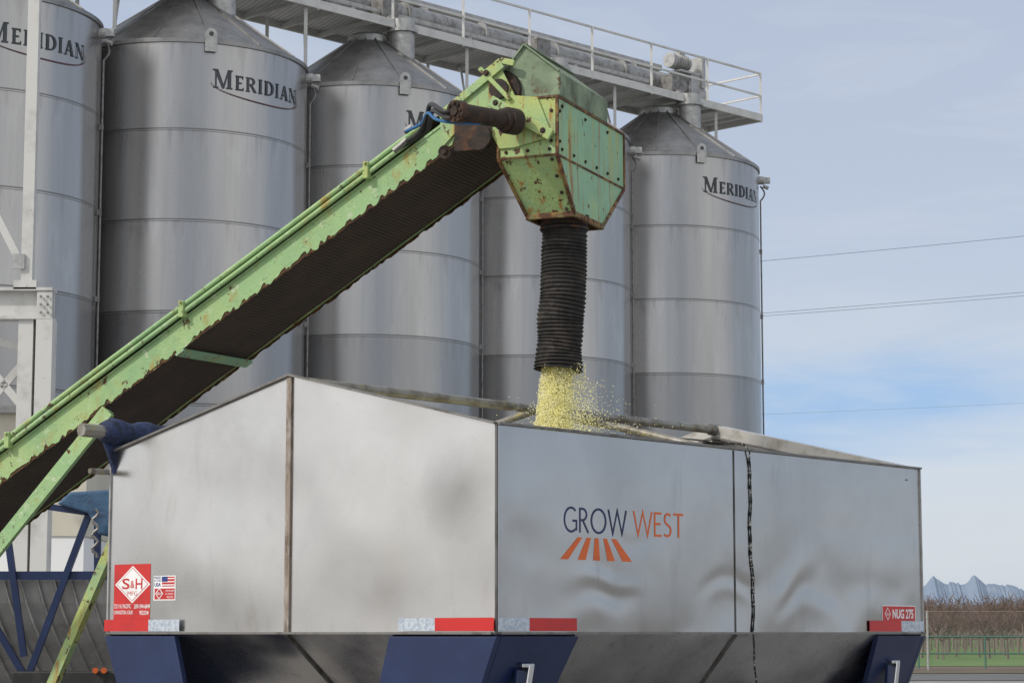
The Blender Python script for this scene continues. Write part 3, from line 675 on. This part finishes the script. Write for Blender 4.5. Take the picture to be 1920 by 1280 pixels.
fit(endt,e_uv,'S',230,244,1084,1104,0,5,.015); fit(endt,e_uv,'&',245.5,253,1088,1102,0,5,.01); fit(endt,e_uv,'H',255,268,1084,1104,0,5,.015); fit(endt,e_uv,'MFG',240,258,1108,1116,0,5)
fit(endt,e_uv,'7211 N. PACIFIC',215,246,1132,1140,1,3,.012); fit(endt,e_uv,'209-394-6849',252,282,1132,1140,1,3,.012)
fit(endt,e_uv,'LIVINGSTON, CALIF.',215,250,1144,1152,1,3,.012); fit(endt,e_uv,'95334',262,279,1144,1152,1,3,.012)
mb.build('maker_sign',[M_red,M_wht],parent=tr_,label='red sign with white diamond logo and address')
mb=MB()
def qpx(x0,y0,x1,y1,mi,k,fn=endt,f=e_uv):
    a,b=f(x0,y1); c,d=f(x1,y0); quad(mb,fn,a,b,c,d,mi,k)
qpx(288,1078,330,1125,1,1); qpx(304,1080,328,1099,0,2)
for k in range(3): qpx(304,1082.5+k*6,328,1085+k*6,1,3)
qpx(304,1080,315,1090,2,4); qpx(290,1102,328,1123,0,2)
fit(endt,e_uv,'MADE',290,302,1080,1085,2,3); fit(endt,e_uv,'IN THE',290,302,1086.5,1090,2,3); fit(endt,e_uv,'USA',290,302,1092,1099,2,3,.02)
uc,zc=e_uv(299,1112); diamond(endt,uc,zc,.028,.028,1,3); diamond(endt,uc,zc,.022,.022,0,4); fit(endt,e_uv,'S&H',294.5,303.5,1109.5,1114.5,1,5)
fit(endt,e_uv,'209-394-6849',311,327,1105,1108.5,1,3); fit(endt,e_uv,'N. PACIFIC',311,326,1111,1114.5,1,3); fit(endt,e_uv,'95334',313,325,1117,1120.5,1,3)
mb.build('sticker',[M_red,M_wht,M_usa],parent=tr_,label='small sticker with flag and address')
def sidep(u,z,k=1): return T(-.0006-.0005*k,u,z)
mb=MB()
qpx(1654,1135,1716,1165,1,1,sidep,s_uv); qpx(1655,1136.5,1715,1163.5,0,2,sidep,s_uv)
uc,zc=s_uv(1664,1150); diamond(sidep,uc,zc,.030,.034,1,3); diamond(sidep,uc,zc,.024,.027,0,4); fit(sidep,s_uv,'S&H',1660.5,1667.5,1148,1153,1,5)
fit(sidep,s_uv,'NUG 275',1673,1712,1141,1159,1,3,.03)
mb.build('number_plate',[M_red,M_wht],parent=tr_,label='small red plate with white number')
for (x,y) in ((992,1247),(1682,1240)):
    u_,z_=s_uv(x,y)
    mb=MB(); c=T(.055,u_,z_); o=-ah*.035
    mb.beam(c+o-bh*.03,c+o+bh*.05,.020,.016); mb.beam(c+o+bh*.03,c+o-bh*.03+Vector((0,0,-.24)),.026,.034); mb.beam(c+bh*.015+o,c+bh*.015+o*-1,.024,.018)
    mb.build('latch',M_chrome,parent=tr_,bevel=.003)
    mb=MB(); mb.beam(c+o*.6-bh*.01+Vector((0,0,-.02)),c+o*.6-bh*.04+Vector((0,0,-.24)),.02,.075); mb.build('latch_box',M_navy,parent=tr_,bevel=.003)
# tarp roll
tp=root('rolled_tarp',T(LA+.03,.6,HE+.06),'rolled dark blue tarp on a grey roller pipe','tarp')
mb=MB(); q0=T(LA-.03,-.22,HE+.10)
mb.cyl(q0,q0+bh*.5,.033,8); mb.build('roller_pipe',M_pole,parent=tp)
mb=MB(); path=[];rs=[]
for i in range(60):
    t=i/59; path.append(q0+bh*(.13+t*(LB-.1))+Vector((0,0,.004*math.sin(i)))); rs.append(.056+.010*math.sin(i*1.7)+.008*random.random() if i>0 else .045)
mb.tube(path,rs,20)
mb.prism([q0+bh*.14+Vector((0,0,-.03)),q0+bh*.34+Vector((0,0,-.03)),q0+bh*.32+Vector((0,0,-.18)),q0+bh*.22+Vector((0,0,-.20))],-ah*-.02)
mb.build('tarp_roll',M_tarp,parent=tp,smooth=True)
mb=MB(); c=T(LA+.02,-.12,HE-.09); mb.cyl(c,c+bh*.2,.014,8); mb.build('handle_stub',M_pole,parent=tp)
# rope
path=[T(.62,LB/2+.0,HE+.165),T(.45,LB/2,HE+.085),T(.3,LB/2+.03,HE+.07),T(.15,LB/2+.05,HE+.05),T(0,LB/2+.09,HE+.03),T(-.012,LB/2+.12,HE-.005)]
for i in range(60):
    t=(i+1)/60; path.append(T(-.0060,LB/2+.125+.007*math.sin(i*.27)+.003*math.sin(i*.8)+.035*t,HE-.02-t*1.3))
mb=MB(); mb.tube(path,[.0046+.0010*math.sin(i*2.2) for i in range(len(path))],8); o=mb.build('rope',M_rope,smooth=True,loc=T(-.018,LB/2+.1,HE)); tag(o,'black and white braided rope hanging over trailer side','rope')
# ---------------------------------------------------------------- conveyor
O=Vector((.22,10.95,0)); es=Vector((.923,-.385,0)).normalized(); et=Vector((.385,.923,0)).normalized(); WD=.68
def zt(s): return 2.763+.6126*(s+.324)
def K(s,t,z): return O+es*s+et*t+Vector((0,0,z+E))
SB=-6.9; SH=-.10
cv=root('belt_conveyor',K(-4,.34,-E),'rusty light green inclined belt conveyor with black discharge hose','conveyor')
def rail(t,name,sgn):
    mb=MB(); N=620; pr=None; random.seed(11)
    for i in range(N+1):
        s_=SB+(SH-.25-SB)*i/N
        n1=mnoise.noise(Vector((s_*6,t,0))); n2_=mnoise.noise(Vector((s_*27,t,4)))
        j=n1*.018+ (.018 if n2_>.12 else (-.008 if n2_<-.2 else .002)) + mnoise.noise(Vector((s_*70,t,9)))*.007
        a=K(s_,t,zt(s_)-.078); b=K(s_,t,zt(s_)-.222+j)
        c=K(s_,t+.004*sgn,zt(s_)-.232+j*.35)
        if pr: mb.poly([pr[1],b,a,pr[0]]); mb.poly([pr[2],c,K(s_,t+.004*sgn,zt(s_)-.18),K(s_-(SH-.25-SB)/N,t+.004*sgn,zt(s_-(SH-.25-SB)/N)-.18)],1)
        pr=(a,b,c)
    mb.beam(K(SB,t+.03*sgn,zt(SB)-.076),K(SH-.25,t+.03*sgn,zt(SH-.25)-.076),.07,.012)
    mb.beam(K(SB,t+.016*sgn,zt(SB)-.145),K(SH-.25,t+.016*sgn,zt(SH-.25)-.145),.012,.12)
    mb.build(name,[M_green,M_rustedge],parent=cv)
rail(0,'side_rail',1); rail(WD,'side_rail',-1)
for dz,r,t in ((-.014,.0125,-.022),(-.052,.0125,-.024),(-.002,.007,.02)):
    mb=MB(); mb.tube([K(SB+i*.4,t,zt(SB+i*.4)+dz+.003*math.sin(i*1.3)) for i in range(int((-.75-SB)/.4)+1)]+[K(-.72,t,zt(-.72)+dz)],r,10)
    mb.build('hydraulic_line',M_green,parent=cv,smooth=True)
for s_ in (-1.017,-2.07,-3.12,-4.2,-5.3):
    mb=MB(); mb.box(K(s_,-.025,zt(s_)-.035),(.03,.045,.085),0,(es,et,Vector((0,0,1)))); mb.cyl(K(s_,-.05,zt(s_)+.0),K(s_,-.060,zt(s_)+.0),.010,6); mb.build('pipe_clamp',M_green3,parent=cv,bevel=.004)
# belt
mb=MB(); N=60; pr=None
s0=-.36
for i in range(N+1):
    s_=SB+(s0-SB)*i/N; sag=.006*math.sin(i*1.1)
    a=K(s_,.012,zt(s_)-.212+sag); b=K(s_,WD-.012,zt(s_)-.212+sag*.5)
    if pr:
        uv0=(s_-(s0-SB)/N)*6; mb.poly([pr[0],pr[1],b,a],0,[(uv0,0),(uv0,WD*6),(s_*6,WD*6),(s_*6,0)])
    pr=(a,b)
pr=(K(s0,.012,zt(s0)-.212),K(s0,WD-.012,zt(s0)-.212))
cs,cz=-.30,zt(-.30)-.12
for i in range(14):
    a_=-1.2+i/13*3.1
    q=(K(cs+.10*math.cos(a_),.012,cz+.10*math.sin(a_)),K(cs+.10*math.cos(a_),WD-.012,cz+.10*math.sin(a_)))
    mb.poly([pr[0],pr[1],q[1],q[0]],0,[(i*.2,0),(i*.2,4),(i*.2+.2,4),(i*.2+.2,0)]); pr=q
q=(K(SB,.012,zt(SB)-.05),K(SB,WD-.012,zt(SB)-.05))
mb.poly([pr[0],pr[1],q[1],q[0]],0,[(0,0),(0,4),(40,4),(40,0)])
mb.build('belt',M_belt,parent=cv)
mb=MB(); mb.cyl(K(cs,.02,cz),K(cs,WD-.02,cz),.095,24); mb.cyl(K(cs,-.03,cz),K(cs,.0,cz),.05,16); mb.build('head_pulley',M_rust,parent=cv,smooth=True)
mb=MB(); s_=-2.10; mb.beam(K(s_,-.0,zt(s_)-.235),K(s_+.03,WD,zt(s_)-.225),.055,.012,0,es+Vector((0,0,.6))); mb.build('cross_member',M_green2,parent=cv)
def plate(t,th,name,m):
    mb=MB(); pts=[(-.62,zt(-.62)-.06),(-.30,zt(-.3)+.0),(-.27,2.72),(-.22,2.62),(-.10,2.60),(-.02,2.40),(-.22,2.36),(-.30,2.36),(-.42,zt(-.42)-.13),(-.62,zt(-.62)-.20)]
    mb.prism([K(a,t,b) for a,b in pts],et*th); return mb.build(name,m,parent=cv)
plate(-.012,.010,'head_plate',M_green3); plate(WD+.002,.010,'head_plate',M_green3)
mb=MB(); mb.beam(K(-.34,-.03,2.60),K(-.02,-.03,2.40),.02,.055,0,et); mb.beam(K(-.40,-.025,2.77),K(-.24,-.025,2.60),.02,.022,0,et)
mb.beam(K(-.62,-.02,zt(-.62)-.035),K(-.28,-.02,zt(-.28)-.01),.02,.04,0,et)
mb.beam(K(-.38,-.015,2.74),K(-.29,-.015,2.80),.02,.03,0,et); mb.beam(K(-.29,-.015,2.80),K(-.22,-.015,2.78),.02,.03,0,et)
mb.build('tension_arm',M_green3,parent=cv,bevel=.003)
mb=MB(); mb.box(K(-.44,-.014,2.44),(.20,.008,.15),0,(es,et,Vector((0,0,1)))); mb.cyl(K(-.40,-.02,2.42),K(-.40,-.045,2.42),.065,20); mb.build('bearing_plate',M_rust,parent=cv)
mb=MB()
for a,b in ((-.31,2.585),(-.18,2.50),(-.06,2.425),(-.36,2.74)):
    mb.cyl(K(a,-.040,b),K(a,-.048,b),.010,6); mb.cyl(K(a,-.035,b),K(a,-.042,b),.015,12)
mb.build('bolts',M_rust,parent=cv)
# chute
mb=MB(); s1,s0_=-.31,0; t0,t1=0.0,.95
zt0,zk,zb=2.60,2.31,2.055
top=[(s1,t0),(s0_,t0),(s0_,t1),(s1,t1)]; bot=[(-.24,.20),(.01,.20),(.01,.60),(-.24,.60)]
for k in range(4):
    j=(k+1)%4; mb.poly([K(*top[k],zk),K(*top[j],zk),K(*top[j],zt0),K(*top[k],zt0)],0 if k else 1)
    mb.poly([K(*bot[k],zb),K(*bot[j],zb),K(*top[j],zk),K(*top[k],zk)],0 if k else 1)
mb.poly([K(*p,zt0-.01) for p in top],0)
mb.build('discharge_chute',[M_green2,M_green3],parent=cv)
mb=MB()
def strip(p,q,w_=.03,h_=.008): mb.beam(p,q,w_,h_)
for k in range(4):
    j=(k+1)%4
    strip(K(*top[k],zk-.0),K(*top[j],zk-.0),.010,.012); strip(K(*top[k],zt0),K(*top[j],zt0),.012,.014)
    mb.beam(K(*top[k],zk),K(*top[k],zt0),.016,.016,0,es); mb.beam(K(*bot[k],zb),K(*top[k],zk),.018,.018,0,es)
    strip(K(*bot[k],zb-.006),K(*bot[j],zb-.006),.02,.028)
mb.build('chute_flange',M_trim,parent=cv,bevel=.003)
mb=MB()
def bolt(p,n_): mb.cyl(p,p+n_*.007,.006,6); mb.cyl(p-n_*.002,p+n_*.002,.009,10)
for i in range(6):
    t=.06+i*.16; bolt(K(.002,t,zk+.035),es)
    if i%2==0: bolt(K(.002,t,zt0-.04),es)
for i in range(3):
    s_=-.04-i*.115; bolt(K(s_,-.002,zk+.03),-et)
for z in (2.38,2.53): bolt(K(-.03,-.002,z),-et); bolt(K(.002,.03,z),es)
for k in range(4):
    t=k/3; p=K(0,0,zk).lerp(K(.01,.20,zb),t*.85+.08); bolt(p-es*.035+Vector((0,-.006,0)),-et)
mb.build('bolts',M_rust,parent=cv)
# hood
mb=MB(); pts=[(-.33,2.70),(-.185,2.875),(.0,2.73),(.0,2.61),(-.33,2.61)]
mb.prism([K(a,.035,b) for a,b in pts],et*.68)
mb.build('hood',M_hood,parent=cv,bevel=.006)
mb=MB(); mb.beam(K(-.34,.03,2.70),K(-.185,.03,2.882),.02,.008); mb.beam(K(-.185,.03,2.882),K(.0,.03,2.733),.02,.008); mb.beam(K(-.185,.03,2.884),K(-.185,.70,2.884),.02,.006)
mb.build('hood_edge',M_hood,parent=cv)
# motor
m0=W(962,228,10.93); m1=W(852,208,10.62); d=(m1-m0).normalized()
mb=MB(); mb.cyl(m0,m1,.043,24); mb.cyl(m1-d*.05,m1,.053,24); mb.cyl(m0+d*.05,m0+d*.08,.054,20); mb.cyl(m0-d*.02,m0+d*.05,.065,20)
for k in range(8):
    a=k*math.pi/4; sd=d.cross(Vector((0,0,1))).normalized(); up=sd.cross(d)
    p=m1+(sd*math.cos(a)+up*math.sin(a))*.040; mb.cyl(p,p+d*.008,.007,6)
mb.cyl(m1,m1+d*.006,.022,16)
mb.build('hydraulic_motor',M_rust,parent=cv,smooth=True)
def hose(pts,r,m,name='hydraulic_hose'):
    P_=[Vector(p) for p in pts]; path=[]
    for i in range(len(P_)-1):
        p0=P_[max(i-1,0)];p1=P_[i];p2=P_[i+1];p3=P_[min(i+2,len(P_)-1)]
        for k in range(8):
            t=k/8; path.append(.5*((2*p1)+(-p0+p2)*t+(2*p0-5*p1+4*p2-p3)*t*t+(-p0+3*p1-3*p2+p3)*t**3))
    path.append(P_[-1]); mb=MB(); mb.tube(path,r,10); mb.build(name,m,parent=cv,smooth=True)
hose([W(868,205,10.7),W(835,210,10.65),W(808,196,10.8),W(800,222,10.9),W(785,250,11.0),W(758,268,11.1)],.012,M_black)
hose([W(868,222,10.7),W(840,222,10.65),W(812,208,10.8),W(803,240,10.95),W(775,262,11.08),W(748,278,11.14)],.012,M_black)
hose([W(900,232,10.75),W(850,230,10.68),W(818,224,10.75),W(802,212,10.85),W(790,232,10.95),W(762,246,11.05)],.008,M_bluehose)
for a,b in (((762,262),(748,276)),((772,238),(758,248)),((752,272),(738,284)),((862,205),(845,208)),((862,224),(846,223))):
    Yq=11.08 if a[0]<800 else 10.66
    mb=MB(); mb.cyl(W(*a,Yq),W(*b,Yq),.016,6); mb.build('hose_fitting',M_galvd,parent=cv)
c=W(838,287,11.05); mb=MB(); mb.cyl(c-et*.03,c+et*.03,.034,16); mb.cyl(c-et*.045,c-et*.02,.014,8); mb.build('return_roller',M_rust,parent=cv,smooth=True)
# discharge hose
hc=K(-.115,.385,0); hx,hy=hc.x,hc.y
mb=MB(); mb.tube([(hx,hy,zb+E+.02),(hx,hy,zb+E-.03)],[.128,.120],28); mb.tube([(hx,hy,zb+E-.040),(hx,hy,zb+E-.052)],[.123,.122],28); mb.build('hose_clamp',M_rust,parent=cv,smooth=True)
mb=MB(); zt_h=zb+E-.02; zb_h=1.30+E; N=38; path=[];rs=[]
for i in range(N*6+1):
    t=i/(N*6); jit=.006*mnoise.noise(Vector((t*9,2,1)))
    z=zt_h+(zb_h-zt_h)*t+jit
    wob=.006*math.sin(t*5)+.006*mnoise.noise(Vector((t*7,0,3)))
    path.append((hx+wob-.026*t,hy+.004*math.sin(t*9),z)); rs.append(.112+(.0042+.0025*mnoise.noise(Vector((t*14,5,5))))*math.cos(i/6*2*math.pi)+.007*mnoise.noise(Vector((t*5.5,8,1)))+.003*t)
mb.tube(path,rs,40,cap=False)
mb.tube([(p[0],p[1],p[2]) for p in path],[r-.016 for r in rs],24,cap=False)
mb.build('discharge_hose',M_hose,parent=cv,smooth=True)
def ext(p,q,z):
    d=q-p; return p+d*((z-p.z)/d.z)
mb=MB()
p=W(203,770,11.93); q=W(0,1022,12.05); g_=ext(p,q,.05)
mb.beam(p,g_,.03,.075,0,et); mb.beam(p+et*.02,g_+et*.02,.05,.02,0,et)
mb.build('support_leg',M_green,parent=cv)
mb=MB(); p=W(212,1020,12.35); q=W(100,1280,12.35); g_=ext(p,q,.0)
mb.beam(p+(p-q)*.05,g_,.05,.05,0,et); mb.build('support_leg',M_green3,parent=cv)
mb=MB(); mb.beam(K(SB+.1,-.1,-.0-E+.3),K(SB+.1,WD+.1,-E+.3),.1,.1); mb.prism([K(SB,-.1,-E),K(SB+.9,-.1,-E),K(SB+.9,-.1,zt(SB+.9)-.25),K(SB,-.1,zt(SB)-.15)],et*(WD+.2)); mb.build('tail_boot',M_green3,parent=cv)
# ---------------------------------------------------------------- fertiliser stream
random.seed(5); mb=MB()
def gran(p,r):
    b=len(mb.v)
    for d in ((1,0,0),(0,1,0),(-1,0,0),(0,-1,0),(0,0,1),(0,0,-1)): mb.v.append(Vector(p)+Vector(d)*r)
    for f in ((0,1,4),(1,2,4),(2,3,4),(3,0,4),(1,0,5),(2,1,5),(3,2,5),(0,3,5)): mb.f.append([b+i for i in f]); mb.m.append(0)
zt_s=1.33
for i in range(34000):
    h=random.random()**.9*.62
    k=random.random()
    if k<.80:
        r=(.080+.05*h)*random.random()**.62; a=random.uniform(0,6.283)
        x=r*math.cos(a)-.035-.075*h; y=r*math.sin(a)
        x+=.012*mnoise.noise(Vector((h*18,a,0)))
    else:
        sp=.11+.20*h; x=random.gauss(0,sp*.5)+.01+.09*h; y=random.gauss(0,sp*.5)
        if h<.08: x=max(-.1,min(.1,x)); y=max(-.1,min(.1,y))
    gran((hx+x,hy+y,E+zt_s-h),random.uniform(.0018,.0034))
for i in range(1200):
    a=random.uniform(0,6.28); r=abs(random.gauss(0,.22)); gran((hx+r*math.cos(a)+.08,hy+r*math.sin(a)*.6,E+.85+abs(random.gauss(0,.13))),random.uniform(.0015,.003))
o=mb.build('falling_fertilizer',M_fert,loc=(hx,hy,E+.5)); tag(o,'pale yellow fertilizer granules pouring from black hose','fertilizer',None,'stuff')
mb=MB(); pr=[]
for i in range(0,8): pr.append((i*.09,E+.70-i*.06))
mb.lathe(pr[::-1],40,0,(hx-.05,hy+.0,0)); o=mb.build('fertilizer_pile',M_fert,loc=(hx,hy,E)); tag(o,'heap of pale yellow fertilizer inside the trailer','fertilizer',None,'stuff')
# ---------------------------------------------------------------- second trailer
Y2=14.6
t2=root('parked_hopper_trailer',Vector((-4.5,Y2+1,0)),'navy framed hopper trailer with grey ribbed hopper and blue tarp','trailer')
x0=W(-500,1080,Y2).x; x1=W(240,1080,Y2).x
zb_=W(0,1078,Y2).z
for yy in (Y2,Y2+2):
    mb=MB(); mb.beam((x0,yy,zb_),(x1,yy,zb_),.05,.05); mb.build('frame_rail',M_navy,parent=t2)
for p,q in (((170,955),(50,1275)),((-60,1085),(60,1290)),((15,1010),(45,1230)),((-200,955),(-300,1270)),((183,950),(183,1080)),((-300,955),(-300,1300)),((60,945),(215,968))):
    mb=MB(); mb.beam(W(*p,Y2-.03),W(*q,Y2-.03),.04,.04); mb.build('frame_brace',M_navy,parent=t2)
mb=MB()
zt2=W(0,1086,Y2).z
n_r=22; xs=[x0+(x1-.15-x0)*i/n_r for i in range(n_r+1)]
def hp(x,v,off): return Vector((x+.30*v, Y2+.06+off+.75*v**1.5, zt2-.95*v**.9))
for i in range(n_r):
    a,b=xs[i],xs[i+1]; m_=a+(b-a)*.8
    for j in range(8):
        v0,v1=j/8,(j+1)/8
        mb.poly([hp(a,v0,0),hp(m_,v0,0),hp(m_,v1,0),hp(a,v1,0)]); mb.poly([hp(m_,v0,0),hp(m_+.012,v0,-.03),hp(m_+.012,v1,-.03),hp(m_,v1,0)]); mb.poly([hp(m_+.012,v0,-.03),hp(b,v0,-.03),hp(b,v1,-.03),hp(m_+.012,v1,-.03)]); mb.poly([hp(b,v0,-.03),hp(b,v0,0),hp(b,v1,0),hp(b,v1,-.03)])
mb.poly([(x0,Y2+.09,zt2),(x0,Y2+2,zt2),(x1,Y2+2,zt2),(x1,Y2+.09,zt2)])
mb.build('hopper',mat('dull_ribbed_steel',(.46,.455,.45),[((.34,.33,.32),4,.4,.65,U),((.52,.51,.50),9,.55,.7,U)],metal=.2,rough=.5),parent=t2)
mb=MB()
mb.prism([W(106,944,Y2-.1),W(130,922,Y2-.1),W(230,916,Y2-.1),W(230,1006,Y2-.1),W(185,1002,Y2-.1),(W(165,962,Y2-.1))],(0,2.1,0))
mb.build('tarp',M_tarpb,parent=t2,bevel=.015)
mb=MB(); path=[W(180,955,Y2-.14)+Vector((.02*math.sin(i*1.4),-.01,-i*.02)) for i in range(16)]; mb.tube(path,.010,8); mb.build('strap',M_galvd,parent=t2)
mb=MB(); mb.box(W(160,1268,Y2-.1)+Vector((-.1,0,-.02)),(.7,.12,.11)); mb.build('bumper',M_black,parent=t2,bevel=.01)
for x in (180,196):
    mb=MB(); c=W(x,1256,Y2-.17); mb.cyl(c,c+Vector((0,-.03,0)),.018,20); mb.build('marker_lamp',M_amber,parent=t2,smooth=True)
mb=MB(); mb.beam((x0,Y2+.2,.75),(x1-.2,Y2+.2,.75),.1,.2); mb.beam((x0,Y2+1.8,.75),(x1-.2,Y2+1.8,.75),.1,.2)
for xx in (-4.2,-3.0): mb.cyl((xx,Y2+.1,.5),(xx,Y2+.4,.5),.5,28)
mb.build('chassis',M_black,parent=t2)
